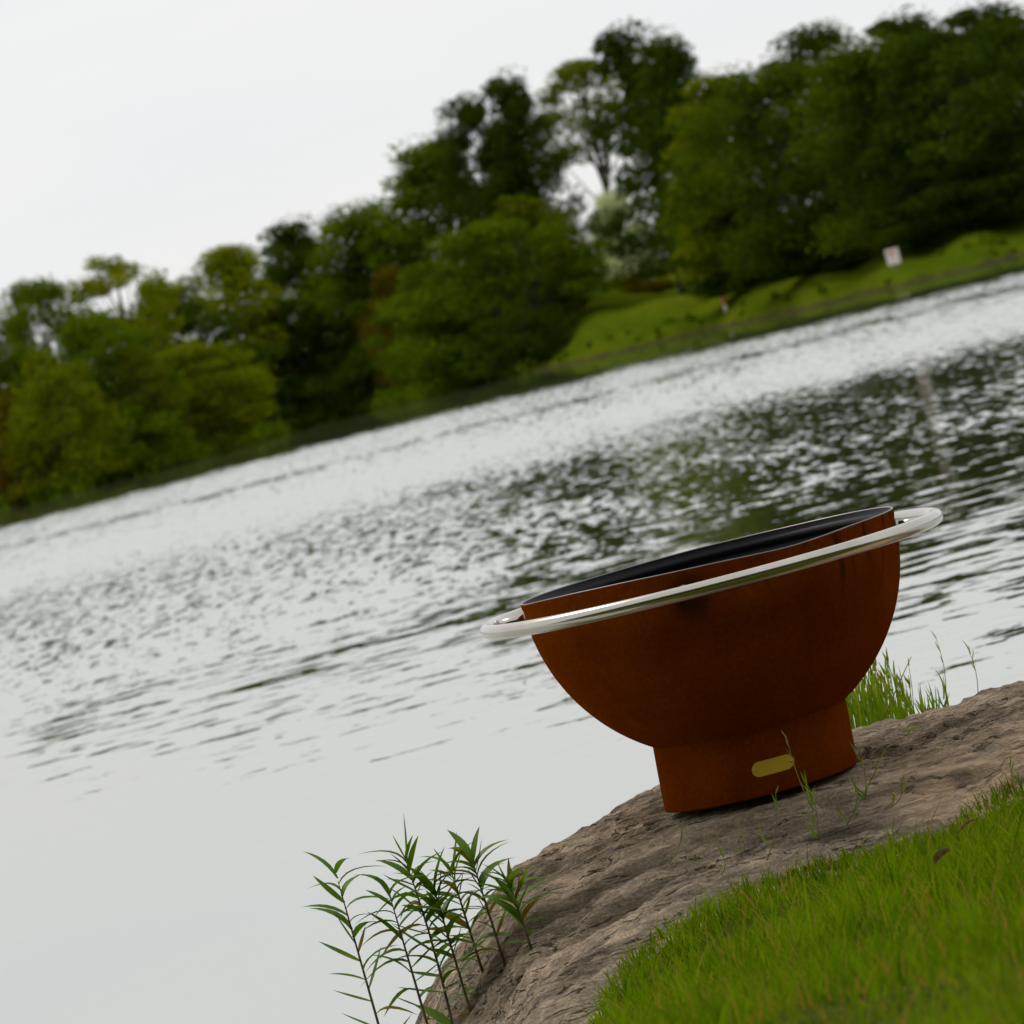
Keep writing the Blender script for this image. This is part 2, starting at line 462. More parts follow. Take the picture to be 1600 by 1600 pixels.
def water_mat():
    m, nt, out = newmat('lake_water')
    h = NT(nt)
    geo = h.n('ShaderNodeNewGeometry')
    P = geo.outputs['Position']
    sep = h.n('ShaderNodeSeparateXYZ'); h.set(sep.inputs[0], P)
    x, y = sep.outputs['X'], sep.outputs['Y']
    def cen(nd, k): return h.math('MULTIPLY_ADD', nd.outputs['Fac'], k, -0.5 * k)
    gust = h.noise(h.mapping(P, (0.16, 0.030, 1), rot=(0, 0, 0.2)), 1.0, 3, 0.55)
    gust2 = h.noise(h.mapping(P, (0.9, 0.13, 1), rot=(0, 0, 0.1)), 1.0, 4, 0.6)
    # how strongly the breeze ruffles each stretch of the lake
    near = h.mrange(h.math('ADD', h.math('MULTIPLY_ADD', x, 2.6, y), cen(gust2, 14.0)), 12.0, 28.0)
    shore = h.mrange(h.math('ADD', h.math('ADD', y, cen(gust2, 55.0)), h.math('MULTIPLY', h.math('MAXIMUM', x, 0.0), 1.6)), 152.0, 202.0, 1.0, 0.03)
    A = h.math('MULTIPLY_ADD', near, 0.085, 0.0022)
    A = h.math('MULTIPLY', A, shore)
    # sheltered water on the right lies flatter and mirrors the trees; a narrow slick runs across farther out
    yq = h.math('ADD', y, cen(gust, 30.0))
    zone = h.math('MULTIPLY', h.mrange(yq, 20.0, 30.0), h.mrange(yq, 72.0, 56.0))
    lee = h.mrange(h.math('ADD', h.math('DIVIDE', x, y), cen(gust2, 0.05)), -0.06, 0.06, 0.34, 1.0)
    slick = h.math('MULTIPLY', h.mrange(h.math('ABSOLUTE', h.math('SUBTRACT', h.math('ADD', y, cen(gust, 24.0)), 116.0)), 9.0, 2.0), h.mrange(gust2.outputs['Fac'], 0.40, 0.6, 0.15, 0.75))
    dark = h.math('MAXIMUM', h.math('MULTIPLY', h.math('MULTIPLY', zone, lee), h.mrange(gust2.outputs['Fac'], 0.30, 0.62, 0.55, 1.1)), slick)
    bias = h.math('ADD', h.math('MULTIPLY_ADD', dark, -0.66, h.mrange(y, 20.0, 38.0, 0.22, 0.50)), h.mrange(y, 60.0, 85.0, 0.0, 0.18))
    # wavelets, longer streaks farther out
    w1 = h.noise(h.mapping(P, (2.6, 3.4, 1), rot=(0, 0, 0.10)), 1.0, 5, 0.66, 0.3)
    w2 = h.noise(h.mapping(P, (10.5, 1.5, 1), rot=(0, 0, 0.03)), 1.0, 6, 0.72, 0.2)
    w3 = h.noise(h.mapping(P, (13.0, 0.42, 1)), 1.0, 5, 0.68)
    m12, m23 = h.mrange(y, 24.0, 44.0), h.mrange(y, 60.0, 105.0)
    c = h.mix(m23, h.mix(m12, w1.outputs['Color'], w2.outputs['Color']), w3.outputs['Color'])
    sc = h.n('ShaderNodeSeparateColor'); h.set(sc.inputs[0], c)
    sx = h.math('MULTIPLY_ADD', sc.outputs[0], 2.4, -1.2)
    sy = h.math('ADD', h.math('MULTIPLY_ADD', sc.outputs[1], 4.4, -2.2), bias)
    comb = h.n('ShaderNodeCombineXYZ')
    h.set(comb.inputs[0], h.math('MULTIPLY', h.math('MULTIPLY', A, sx), 2.0))
    h.set(comb.inputs[1], h.math('MULTIPLY', h.math('MULTIPLY', A, sy), -1.0))
    comb.inputs[2].default_value = 1.0
    nv = h.n('ShaderNodeVectorMath', operation='NORMALIZE')
    nt.links.new(comb.outputs[0], nv.inputs[0])
    dif = h.n('ShaderNodeBsdfDiffuse'); dif.inputs['Color'].default_value = (0.20, 0.25, 0.10, 1)
    gl = h.n('ShaderNodeBsdfGlossy'); gl.inputs['Roughness'].default_value = 0.032
    gl.distribution = 'MULTI_GGX'
    h.set(gl.inputs['Normal'], nv.outputs[0])
    fr = h.n('ShaderNodeFresnel'); fr.inputs['IOR'].default_value = 1.333
    h.set(fr.inputs['Normal'], nv.outputs[0])
    mx = h.n('ShaderNodeMixShader')
    h.set(mx.inputs[0], h.math('MINIMUM', h.math('MULTIPLY', h.math('POWER', fr.outputs[0], 0.20), 0.985), 0.955))
    nt.links.new(dif.outputs[0], mx.inputs[1]); nt.links.new(gl.outputs[0], mx.inputs[2])
    nt.links.new(mx.outputs[0], out.inputs['Surface'])
    return m
M['water'] = water_mat()

# ------------------------------------------------------------------ the setting: terrain, lake
SHORE_PX = [(-400, 905), (0, 800), (300, 722), (500, 662), (670, 622), (837, 582), (1000, 543), (1150, 507), (1412, 447), (1600, 398), (2000, 290)]
sh_a, sh_r = [], []
for px, py in SHORE_PX:
    d = at(px, py, 1.0) - Vector((0, 0, EYE))
    sh_a.append(math.atan2(d.x, d.y)); sh_r.append(EYE / -d.z)
sh_a, sh_r = np.array(sh_a), np.array(sh_r)
def shore_r(a):
    """distance of the far shore by bearing"""
    r = np.interp(a, sh_a, sh_r)
    return r + 4 * np.sin(a * 160) + 2.5 * np.sin(a * 390 + 1)

def ground_z(x, y):
    x, y = np.asarray(x, float), np.asarray(y, float)
    r = np.hypot(x, y); a = np.arctan2(x, y)
    s = r * np.cos(np.clip(a, -1.2, 1.2)) - shore_r(np.clip(a, -1.2, 1.2)) * (1 - 0.55 * sstep(0.3, 1.2, np.abs(a)))
    nz = fbm(x * 0.05, y * 0.02, 3, 5)
    far = np.where(s < 0, -1.6 * sstep(0, -12, s), 0.85 * sstep(-0.5, 9, s) + 0.75 * sstep(7, 22, s) + 0.018 * np.clip(s - 12, 0, 400) + 0.9 * nz * sstep(5, 40, s))
    # knoll of meadow in the gap of the trees
    far = far + 2.6 * np.exp(-((a - 0.022) / 0.016) ** 2) * sstep(18, 60, s)
    # near bank; steep unseen rise behind the camera added to shade the bowl
    edge = 10.2 + 0.55 * np.tanh((x - 0.2) * 0.8) + 0.25 * np.sin(x * 0.7) - 1.6 * sstep(-0.2, -1.6, x)
    near = 0.34
    near = 0.34 - 1.9 * sstep(-0.2, 1.6, y - edge) - 0.34 * sstep(0.25, -0.9, x) * sstep(3.0, 8.5, y)
    near = near + 0.08 * np.clip(9.2 - y, 0, 4.8) * sstep(-3, 3, y) * sstep(-1.6, 0.1, x)
    near = near - 0.10 * sstep(7.6, 8.6, y) * sstep(0.6, 0.0, x)
    near = near + 1.05 * np.clip(-y - 2.5, 0, 30) + 0.06 * np.clip(np.abs(x) - 7, 0, 34) * sstep(8, -2, y)
    near = near + 0.03 * fbm(x * 1.2, y * 1.2, 3, 9)
    return np.where((r > 40) & (y > 12), far, near)

def build_ground():
    aa = np.unique(np.concatenate([np.linspace(-math.pi, math.pi, 73)[:-1], np.linspace(-0.2, 0.2, 161)]))
    rr = np.concatenate([np.geomspace(0.4, 40, 110), np.geomspace(42, 190, 24), np.linspace(194, 480, 120), np.geomspace(495, 9000, 40)])
    A_, R_ = np.meshgrid(aa, rr, indexing='ij')
    x, y = R_ * np.sin(A_), R_ * np.cos(A_)
    z = ground_z(x, y)
    v = np.stack([x, y, z], -1).reshape(-1, 3)
    f = grid_faces(len(aa), len(rr), close_u=True)
    c = len(v)
    v = np.vstack([v, [[0, 0, float(ground_z(0, 0))]]])
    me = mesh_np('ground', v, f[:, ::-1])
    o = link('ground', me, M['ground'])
    o['kind'] = 'structure'
build_ground()

def build_lake():
    me = mesh_np('lake_water', [(-900, 6.5, 0), (900, 6.5, 0), (900, 700, 0), (-900, 700, 0)], [(0, 1, 2, 3)], False)
    link('lake_water', me, M['water'])['kind'] = 'structure'
build_lake()

# ------------------------------------------------------------------ rock ledge
BX, BY, BZ = 0.377, 10.2, 0.474          # foot of the fire pit
S = 0.00136
def rock_z(x, y, detail=True):
    top = np.interp(x, [-1.5, -1.05, -0.8, -0.6, -0.4, -0.2, -0.04, 0.11, 0.3, 0.62, 0.9, 1.6, 2.4],
                    [-0.9, -0.52, -0.27, -0.03, 0.215, 0.388, 0.432, 0.462, 0.474, 0.478, 0.490, 0.50, 0.42])
    back = 10.95 + 0.10 * np.sin(x * 2.1 + 0.6) + 0.08 * fbm(x * 3, y * 0 + 2, 3, 3)
    z = top - 1.3 * sstep(-0.28, 0.75, y - back) * np.clip(np.abs(y - back) + 0.3, 0.2, 1.0)
    # the front slopes down under the turf
    z = z - 0.105 * np.clip(10.0 - y, 0, 3) ** 1.25 - 0.03 * sstep(10.15, 9.75, y)
    if detail:
        flat = 1 - np.exp(-(((x - BX) / 0.25) ** 2 + ((y - BY) / 0.25) ** 2) ** 3) * 0.75
        d = (0.022 + 0.028 * sstep(10.6, 10.0, y)) * fbm(x * 1.6, y * 2.2, 3, 11) + 0.026 * fbm(x * 6, y * 12, 4, 21) + 0.016 * (0.3 - np.abs(fbm(x * 14, y * 30, 3, 51))) + 0.011 * fbm(x * 34, y * 60, 3, 31)
        # bedding: little steps and cracks that wander along the ledge
        for k, (y0, amp, w, st, sd) in enumerate([(9.93, .05, .010, .022, 1), (9.74, .06, .012, .020, 2), (10.50, .10, .012, .010, 3), (9.55, .07, .014, .026, 4), (9.83, .03, .007, .010, 6)]):
            yc = y0 + 0.10 * (x - 0.4) * (1 if k < 2 else 0.5) + amp * fbm(x * 2.6, x * 0 + 3.7 * k, 3, 41 + sd) * 2 + 0.012 * fbm(x * 25, x * 0 + k, 2, 61 + sd)
            on = sstep(-0.05, 0.22, vnoise(x * 1.9 + 5 * k, x * 0 + 1.3, 71 + sd) + 0.12)
            d = d - on * st * sstep(0.006, -0.006, y - yc)
            d = d - on * 0.040 * np.exp(-((y - yc) / w) ** 2)
        # flaked, pale step at the right
        fl = sstep(0.62, 0.8, x) * sstep(10.10, 10.06, y + 0.06 * fbm(x * 6, y * 0, 3, 81))
        d = d - 0.020 * fl
        z = z + d * flat
    return z

def build_rock():
    xs = np.arange(-1.4, 2.4, 0.0105)
    ys = np.concatenate([np.arange(7.4, 9.3, 0.02), np.arange(9.3, 10.75, 0.0065), np.arange(10.76, 12.0, 0.02)])
    Xg, Yg = np.meshgrid(xs, ys, indexing='ij')
    Z = rock_z(Xg, Yg)
    v = np.stack([Xg, Yg, Z], -1).reshape(-1, 3)
    me = mesh_np('rock_ledge', v, grid_faces(len(xs), len(ys)))
    o = link('rock_ledge', me, M['rock'])
    tag(o, 'long weathered brown rock ledge at the water under the rusty bowl', 'rock')
build_rock()

# ------------------------------------------------------------------ the fire pit
def lathe(name, prof, n=128, rim=None, closed=False):
    """prof: list of (radius, z, w) ; w = how much the rim wave lifts this ring"""
    ang = np.linspace(0, 2 * math.pi, n, endpoint=False)
    k = len(prof)
    v = np.zeros((n, k, 3))
    for j, q in enumerate(prof):
        r, z = q[0], q[1]
        w = q[2] if len(q) > 2 else 0
        sk = q[3] if len(q) > 3 else 0
        v[:, j, 0] = r * np.cos(ang) + sk
        v[:, j, 1] = r * np.sin(ang)
        v[:, j, 2] = z + (rim(ang) * w if rim is not None else 0)
    f = grid_faces(n, k, close_u=True)
    if closed:
        I = np.arange(n); I2 = (I + 1) % n
        f = np.vstack([f, np.stack([I * k + k - 1, I2 * k + k - 1, I2 * k, I * k], -1)])
    return mesh_np(name, v.reshape(-1, 3), f)

def rim_wave(a):
    s = np.cos(a)
    front = np.interp(s, [-1, -.9, -.725, -.467, 0, .39, .56, .735, 1], [3, 7, 9.5, 9.5, 5.5, -0.5, 1.5, 4.5, 5])
    back = np.interp(s, [-1, -.5, 0, .5, 1], [3, 3, 4, 3, 5])
    w = 0.5 - 0.5 * np.tanh(np.sin(a) * 8)
    q = (front * w + back * (1 - w))
    for _ in range(4): q = (np.roll(q, 1) + 2 * q + np.roll(q, -1)) / 4
    return q * S

def build_fire_pit():
    root = empty('fire_pit', (BX, BY, BZ))
    tag(root, 'rusty hemispherical steel fire pit with a stainless ring, standing on the rock ledge', 'fire pit')
    ZR = 344 * S                       # height of the ring plane
    R = 299 * S; zc = ZR + 14 * S      # sphere of the bowl
    # outer shell
    prof = []
    for k in range(0, 33):
        th = math.radians(90 - k * (90 - 31.0) / 32)          # from equator down to the foot
        prof.append((R * math.sin(th), zc - R * math.cos(th)))
    prof = prof[::-1]
    prof[0:0] = [(0.02, zc - R + 0.002), (R * math.sin(math.radians(14)), zc - R * math.cos(math.radians(14)))]
    prof += [(300.5 * S, zc + 5 * S, 0.2), (301 * S, ZR + 23.6 * S, 1.0)]
    bowl = link('bowl', lathe('bowl', prof, 160, rim_wave), M['rust'], root)
    edge = lathe('rim_edge', [(301 * S, ZR + 23.6 * S, 1), (300.6 * S, ZR + 24.8 * S, 1), (297.6 * S, ZR + 24.8 * S, 1), (296.8 * S, ZR + 23.6 * S, 1)], 160, rim_wave)
    link('rim_edge', edge, M['rim_edge'], bowl)
    inner = [(296.8 * S, ZR + 23.6 * S, 1), (296.2 * S, ZR + 17 * S, 0.9), (293.5 * S, ZR + 15 * S, 0.9), (290.5 * S, ZR + 12 * S, 0.8), (289.5 * S, ZR + 9 * S, 0.7), (291 * S, ZR + 5 * S, 0.4), (294 * S, ZR + 2 * S, 0.2), (284 * S, ZR - 4 * S), (282 * S, ZR - 9 * S)]
    for k in range(1, 25):
        th = math.radians(88 - k * 88 / 24)
        inner.append((max(282 * S * math.sin(th), 0.004), ZR - 9 * S - 262 * S * math.cos(th)))
    link('bowl_lining', lathe('bowl_lining', inner, 128, rim_wave), M['black'], root)
    # foot
    rb = 155.5 * S
    zt = 344 * S - 236 * S
    sk = -7 * S
    base = link('base', lathe('base', [(rb, zt, 0, 0), (rb * 1.002, zt * 0.5, 0, sk * 0.5), (rb * 1.0, 0.004, 0, sk), (rb - 0.002, 0.0, 0, sk), (rb - 0.006, 0.0, 0, sk), (rb - 0.007, 0.01, 0, sk), (rb - 0.007, zt, 0, 0)], 96), M['rust'], root)
    # brass plate bent round the foot
    a0 = math.radians(-90 + 6.4); zpl = (344 - 302) * S
    hl, hh, rp = 33.5 * S, 11.6 * S, rb * 1.001 + 0.0022
    out, nse = [], 10
    for k in range(nse + 1):
        t = -math.pi / 2 + math.pi * k / nse
        out.append((hl - hh + hh * math.cos(t), hh * math.sin(t)))
    for k in range(nse + 1):
        t = math.pi / 2 + math.pi * k / nse
        out.append((-hl + hh + hh * math.cos(t), hh * math.sin(t)))
    def onbase(s_, z_, r_):
        a = a0 + s_ / rb
        q = 1 - (zpl + z_) / zt
        return (r_ * math.cos(a) + sk * q, r_ * math.sin(a), zpl + z_)
    cols = sorted(set([round(p[0], 6) for p in out] + list(np.linspace(-hl + hh, hl - hh, 9))))
    mb = MB()
    def half(s_):
        e = hl - hh
        return math.sqrt(max(hh * hh - max(abs(s_) - e, 0) ** 2, 1e-9))
    for s_ in cols:
        w = half(s_)
        for z_, r_ in ((-w, rp - 0.0022), (-w, rp), (0, rp), (w, rp), (w, rp - 0.0022)):
            mb.v.append(onbase(s_, z_, r_))
    for i in range(len(cols) - 1):
        for j in range(4):
            mb.f.append((i * 5 + j, (i + 1) * 5 + j, (i + 1) * 5 + j + 1, i * 5 + j + 1))
    plate = link('name_plate', mb.mesh('name_plate', False), M['brass'], base)
    plate['label'] = 'blank brass plate with rounded ends on the foot'
    for sgn in (-1, 1):
        mr = MB()
        c = Vector(onbase(sgn * (hl - 0.006), 0, rp))
        n_ = Vector((c.x, c.y, 0)).normalized()
        mr.tube([c - n_ * 0.002, c + n_ * 0.0012, c + n_ * 0.002], [0.0028, 0.0026, 0.0012], 10)
        link('rivet', mr.mesh('rivet'), M['steel'], base)
    # weld where bowl meets foot
    link('foot_weld', lathe('foot_weld', [(rb - 0.001, zt - 0.004), (rb + 0.003, zt - 0.002), (rb + 0.004, zt + 0.004), (rb + 0.004, zt + 0.008)], 96), M['rust'], base)
    # ring
    RT, rt = 361.5 * S, 11.6 * S
    nu, nv = 192, 20
    a = np.linspace(0, 2 * math.pi, nu, endpoint=False)[:, None]
    b = np.linspace(0, 2 * math.pi, nv, endpoint=False)[None, :]
    v = np.stack([(RT + rt * np.cos(b)) * np.cos(a), (RT + rt * np.cos(b)) * np.sin(a), ZR + rt * np.sin(b) + 0 * a], -1).reshape(-1, 3)
    I, J = np.meshgrid(np.arange(nu), np.arange(nv), indexing='ij')
    f = np.stack([I * nv + J, ((I + 1) % nu) * nv + J, ((I + 1) % nu) * nv + (J + 1) % nv, I * nv + (J + 1) % nv], -1).reshape(-1, 4)
    ring = link('ring', mesh_np('ring', v, f), M['steel'], root)
    # short tubes that carry the ring
    for k in range(4):
        ak = math.radians(-90 - 10.7 + 90 * k)
        d = Vector((math.cos(ak), math.sin(ak), 0))
        p0, p1 = d * (298 * S) + Vector((0, 0, ZR)), d * (RT - rt * 0.6) + Vector((0, 0, ZR))
        st = link('strut', MB().tube([p0, p1], [0.0115, 0.0115], 16).mesh('strut'), M['steel'], root)
        for q, rr_ in ((d * (301 * S), 0.0135), (d * (RT - rt * 0.98), 0.0130)):
            q = q + Vector((0, 0, ZR))
            link('weld_bead', MB().tube([q - d * 0.004, q - d * 0.001, q + d * 0.002, q + d * 0.005], [0.0116, rr_, rr_, 0.0116], 16).mesh('weld_bead'), M['weld'], st)
build_fire_pit()

# ------------------------------------------------------------------ trees
def leaf_cloud(rng, centers, radii, per, size, flat=0.75, up=0.4):
    """leaf-sized faces spread through clumps"""
    out = []
    for c, r in zip(centers, radii):
        n = max(8, int(per * rng.uniform(0.7, 1.3)))
        d = rng.normal(size=(n, 3)); d /= np.linalg.norm(d, axis=1)[:, None]
        rad = r * rng.uniform(0.25, 1.0, n) ** 0.6
        p = c + d * rad[:, None] * np.array([1, 1, flat])
        nr = d * 0.7 + rng.normal(size=(n, 3)) * 0.6 + np.array([0, 0, up])
        out.append(np.hstack([p, nr]))
    q = np.vstack(out)
    p, nr = q[:, :3], q[:, 3:]
    nr /= np.linalg.norm(nr, axis=1)[:, None]
    t = rng.normal(size=p.shape); t -= nr * np.sum(t * nr, 1)[:, None]; t /= np.linalg.norm(t, axis=1)[:, None]
    b = np.cross(nr, t)
    L = size * rng.uniform(0.6, 1.35, len(p))[:, None]
    W = L * rng.uniform(0.4, 0.6, len(p))[:, None]
    v = np.stack([p - t * L * 0.5, p + b * W * 0.5 + nr * L * 0.08, p + t * L * 0.5, p - b * W * 0.5 + nr * L * 0.08], 1).reshape(-1, 3)
    f = np.arange(len(v)).reshape(-1, 4)
    return v, f

def tree_variant(name, seed, H=15.0, W=9.0, base=0.08, n_cl=70, per=190, size=0.34, cl=1.5, shape='round', trunk=0.22, gap=0.0):
    rng = np.random.default_rng(seed)
    rnd = random.Random(seed)
    cs, rs = [], []
    zb, zt = H * base, H
    lobes = rng.uniform(0, 2 * math.pi, 3)
    while len(cs) < n_cl:
        z = rng.uniform(0, 1)
        if shape == 'round': pr = math.sin(math.pi * min(1, (0.16 + 0.80 * z))) ** 0.75
        elif shape == 'tall': pr = (0.45 + 0.55 * math.sin(math.pi * min(1, 0.15 + 0.8 * z))) * (1 - 0.55 * max(0, z - 0.6) / 0.4)
        elif shape == 'cone': pr = (1 - z) ** 0.8 * 0.9 + 0.12
        else: pr = math.sqrt(max(0, 1 - z ** 2.2)) * (0.8 + 0.2 * z)
        a = rng.uniform(0, 2 * math.pi)
        wob = 1 + 0.22 * math.sin(2 * a + lobes[0]) + 0.15 * math.sin(3 * a + lobes[1] + 3 * z)
        rr = (rng.uniform(0.0, 1.0) ** 0.5) * pr * wob
        if gap and rng.uniform() < gap and rr < 0.55: continue
        c = np.array([math.cos(a) * rr * W / 2, math.sin(a) * rr * W / 2, zb + z * (zt - zb - cl * 0.5)])
        cs.append(c); rs.append(cl * rng.uniform(0.6, 1.25))
    v, f = leaf_cloud(rng, cs, rs, per, size)
    v[:, 2] = np.maximum(v[:, 2], 0.1)
    crown = mesh_np(name + '_crown', v, f, False)
    mb = MB()
    top = H * 0.8
    lean = Vector((rnd.uniform(-.5, .5), rnd.uniform(-.5, .5), 0))
    tp = [Vector((0, 0, -0.6)), Vector((0, 0, 0.3)), lean * 0.3 + Vector((0, 0, top * 0.35)), lean * 0.8 + Vector((0, 0, top * 0.7)), lean + Vector((0, 0, top))]
    mb.tube(tp, [trunk * 1.5, trunk * 1.05, trunk * 0.8, trunk * 0.45, trunk * 0.12], 8)
    for c in cs[:: 2 if gap else 3]:
        c = Vector(c)
        h0 = max(0.12 * H, min(top * 0.92, c.z * rnd.uniform(0.45, 0.8)))
        p0 = lean * (h0 / top) + Vector((0, 0, h0))
        mid = p0.lerp(c, 0.5) + Vector((rnd.uniform(-.4, .4), rnd.uniform(-.4, .4), -0.25))
        mb.tube([p0, mid, c], [trunk * 0.34, trunk * 0.2, trunk * 0.05], 5, cap=False)
    return crown, mb.mesh(name + '_trunk'), H, W

V = {
    'round_a': tree_variant('round_a', 1, 15, 10.5, 0.06, 108, 218, cl=1.6),
    'round_b': tree_variant('round_b', 2, 15, 9.5, 0.05, 96, 229, cl=1.7),
    'round_c': tree_variant('round_c', 9, 15, 11, 0.08, 114, 206, cl=1.5),
    'tall_a': tree_variant('tall_a', 3, 18, 8.5, 0.05, 108, 206, cl=1.5, shape='tall'),
    'tall_b': tree_variant('tall_b', 4, 18, 9.5, 0.10, 108, 195, cl=1.5, shape='tall', gap=0.3),
    'airy_a': tree_variant('airy_a', 5, 16, 9, 0.25, 78, 120, cl=1.2, gap=0.5, size=0.36, trunk=0.26),
    'airy_b': tree_variant('airy_b', 6, 20, 10, 0.18, 70, 110, cl=1.3, gap=0.55, size=0.36, shape='tall', trunk=0.32),
    'high': tree_variant('high', 12, 22, 9, 0.58, 60, 130, cl=1.3, gap=0.3, size=0.36, trunk=0.3),
    'cedar': tree_variant('cedar', 7, 16, 5.5, 0.10, 80, 170, cl=1.1, shape='cone', size=0.28),
    'bush_a': tree_variant('bush_a', 8, 6, 7, 0.0, 55, 160, cl=1.05, shape='dome', size=0.27, trunk=0.12),
    'bush_b': tree_variant('bush_b', 10, 6, 6, 0.0, 45, 170, cl=1.1, shape='dome', size=0.27, trunk=0.12),
}
tree_no = [0]
def tree(kind, tone, px, py, behind, wpx, label, name='tree', group=None, cat='tree', rz=None, drop=0.0):
    """crown top seen at photo pixel (px, py); trunk stands `behind` metres past the far shore line"""
    d = at(px, py, 1.0) - Vector((0, 0, EYE))
    ang = math.atan2(d.x, d.y)
    depth = float(shore_r(np.array(ang))) + behind
    p = at(px, py, depth)
    gz = float(ground_z(p.x, p.y)) - 0.1 - drop
    crown, trunk, H, W = V[kind]
    tree_no[0] += 1
    rnd = random.Random(tree_no[0] * 7)
    root = empty(name, (p.x, p.y, gz), rnd.uniform(0, 6.28) if rz is None else rz)
    sz = (p.z - gz) / H
    sx = 1.3 * wpx / FPX * depth / W
    root.scale = (sx, sx, sz)
    tag(root, label, cat, group)
    t = link('trunk', trunk, M['bark'], root)
    c = link('crown', crown, M['leaf_green'], root)
    c.material_slots[0].link = 'OBJECT'
    c.material_slots[0].material = M['leaf_' + tone]
    return root

G1, G2, G3 = 'trees along the far left shore', 'trees round the meadow gap', 'trees over the right bank'
# left stand, back row then front row
tree('round_a', 'green', 48, 430, 22, 150, 'round green tree whose crown touches the left edge of the picture', group=G1)
tree('airy_a', 'yellow', 168, 388, 24, 165, 'thin-crowned yellowish tree with sky showing through, left of the shore wood', group=G1)
tree('round_b', 'yellow', 335, 383, 26, 190, 'bright yellow-green tree rising behind the olive shore bushes', group=G1)
tree('tall_a', 'dark', 440, 342, 18, 150, 'dark green tree right of the bright yellow-green one', group=G1)
tree('round_c', 'green', 545, 317, 20, 190, 'broad green tree on the skyline left of the tall green one', group=G1)
tree('tall_a', 'green', 660, 214, 30, 200, 'tall green tree standing at the edge of the open sky', group=G1)
tree('tall_b', 'dark', 722, 150, 34, 165, 'tall dark tree directly right of the tall green one at the open sky', group=G1)
tree('tall_a', 'dark', 772, 112, 40, 130, 'tallest dark tree left of the bright gap', group=G1)
tree('airy_b', 'dark', 800, 165, 46, 105, 'tall dark loose tree with sky gaps left of the pale tree', group=G1)
tree('airy_a', 'olive', 790, 300, 24, 150, 'thin brownish tree with bare twigs above the round shore tree', group=G1)
tree('bush_a', 'olive', 65, 545, 5, 190, 'dull olive-green bush leaning over the water at the left edge', 'bush', G1, 'bush')
tree('round_b', 'green', 140, 486, 8, 170, 'green tree in front of the thin-crowned yellowish tree', group=G1)
tree('tall_b', 'olive', 205, 545, 4, 110, 'dull olive young tree at the water among olive bushes', group=G1)
tree('round_c', 'yellow', 278, 540, 7, 190, 'wide yellow-olive tree hanging over the water left of the dark wood', group=G1)
tree('bush_b', 'olive', 320, 610, 1.5, 120, 'olive bush with brownish leaves at the right end of the olive stand', 'bush', G1, 'bush')
tree('bush_a', 'green', 190, 640, 2, 170, 'low dark green bush at the water under the dull olive young tree', 'bush', G1, 'bush')
tree('bush_b', 'russet', 20, 610, 2, 120, 'brownish bush cut by the left edge of the picture', 'bush', G1, 'bush')
tree('round_a', 'dark', 410, 470, 9, 170, 'dark green shore tree between the olive stand and the russet tree', group=G1)
tree('tall_b', 'dark', 500, 430, 8, 150, 'dark narrow shore tree below the broad skyline tree', group=G1)
tree('tall_b', 'russet', 600, 420, 7, 80, 'slim russet-brown tree beside the big round shore tree', group=G1)
tree('round_a', 'green', 735, 348, 6, 235, 'big round green tree at the water, last before the meadow', group=G1)
tree('round_c', 'green', 665, 410, 5, 150, 'green shore tree between the slim russet tree and the big round one', group=G1)
tree('bush_a', 'dark', 800, 470, 4, 130, 'dark bush hanging over the water beside the meadow', 'bush', G1, 'bush')
tree('bush_b', 'dark', 560, 560, 2, 130, 'dark low bush at the water under the slim russet tree', 'bush', G1, 'bush')
tree('bush_a', 'dark', 440, 590, 2, 150, 'dark low bush at the water under the dark shore tree', 'bush', G1, 'bush')
tree('round_b', 'dark', 590, 345, 30, 170, 'dark tree filling the wood behind the slim russet tree', group=G1)
tree('round_b', 'dark', 250, 450, 40, 170, 'dark tree deep behind the olive stand', group=G1)
# around the gap
tree('tall_b', 'olive', 872, 380, 30, 50, 'olive tree at the left side of the meadow gap', group=G2)
tree('round_c', 'pale', 952, 296, 95, 92, 'pale blossoming tree seen in the gap above the meadow', group=G2)
tree('round_b', 'grey', 1010, 372, 240, 150, 'grey-green tree far off in the gap beyond the meadow', group=G2)
tree('round_c', 'grey', 925, 395, 260, 140, 'far grey-green tree left of the pale blossoming tree', group=G2)
tree('bush_b', 'russet', 1012, 420, 62, 100, 'orange-brown bush at the top of the meadow', 'bush', G2, 'bush')
tree('bush_a', 'yellow', 960, 437, 66, 90, 'yellow-green bush at the top of the meadow beside the orange-brown one', 'bush', G2, 'bush')
tree('high', 'olive', 893, 95, 108, 150, 'tall brownish-green tree with a high crown above the pale gap', group=G2)
tree('cedar', 'dark', 962, 40, 46, 165, 'tall dark conical tree right of the bright gap', group=G2)
tree('tall_a', 'dark', 1020, 50, 44, 150, 'tall dark tree directly right of the conical one', group=G2)
# over the right bank
tree('tall_a', 'olive', 1105, 110, 24, 190, 'tall olive tree at the right end of the meadow', group=G3)
tree('tall_b', 'yellow', 1068, 265, 23, 70, 'slim yellow-green tree at the right edge of the meadow', group=G3)
tree('round_a', 'bank', 1200, 95, 21, 260, 'big dull green tree over the bank, right of the tall olive tree', group=G3)
tree('round_b', 'dark', 1130, 300, 22, 170, 'dark drooping tree low over the meadow end', group=G3)
tree('round_c', 'bank', 1330, 60, 21, 260, 'big dull green tree over the bank, left of the white sign', group=G3)
tree('round_b', 'olive', 1400, 250, 19, 150, 'lower olive tree directly above the white sign', group=G3)
tree('round_a', 'dark', 1450, 40, 23, 270, 'big dark tree right of the white sign', group=G3)
tree('round_c', 'dark', 1570, 20, 22, 260, 'dark tree at the right edge of the picture', group=G3)
tree('round_a', 'green', -70, 455, 20, 190, 'green tree mostly outside the left edge of the picture', group=G1)
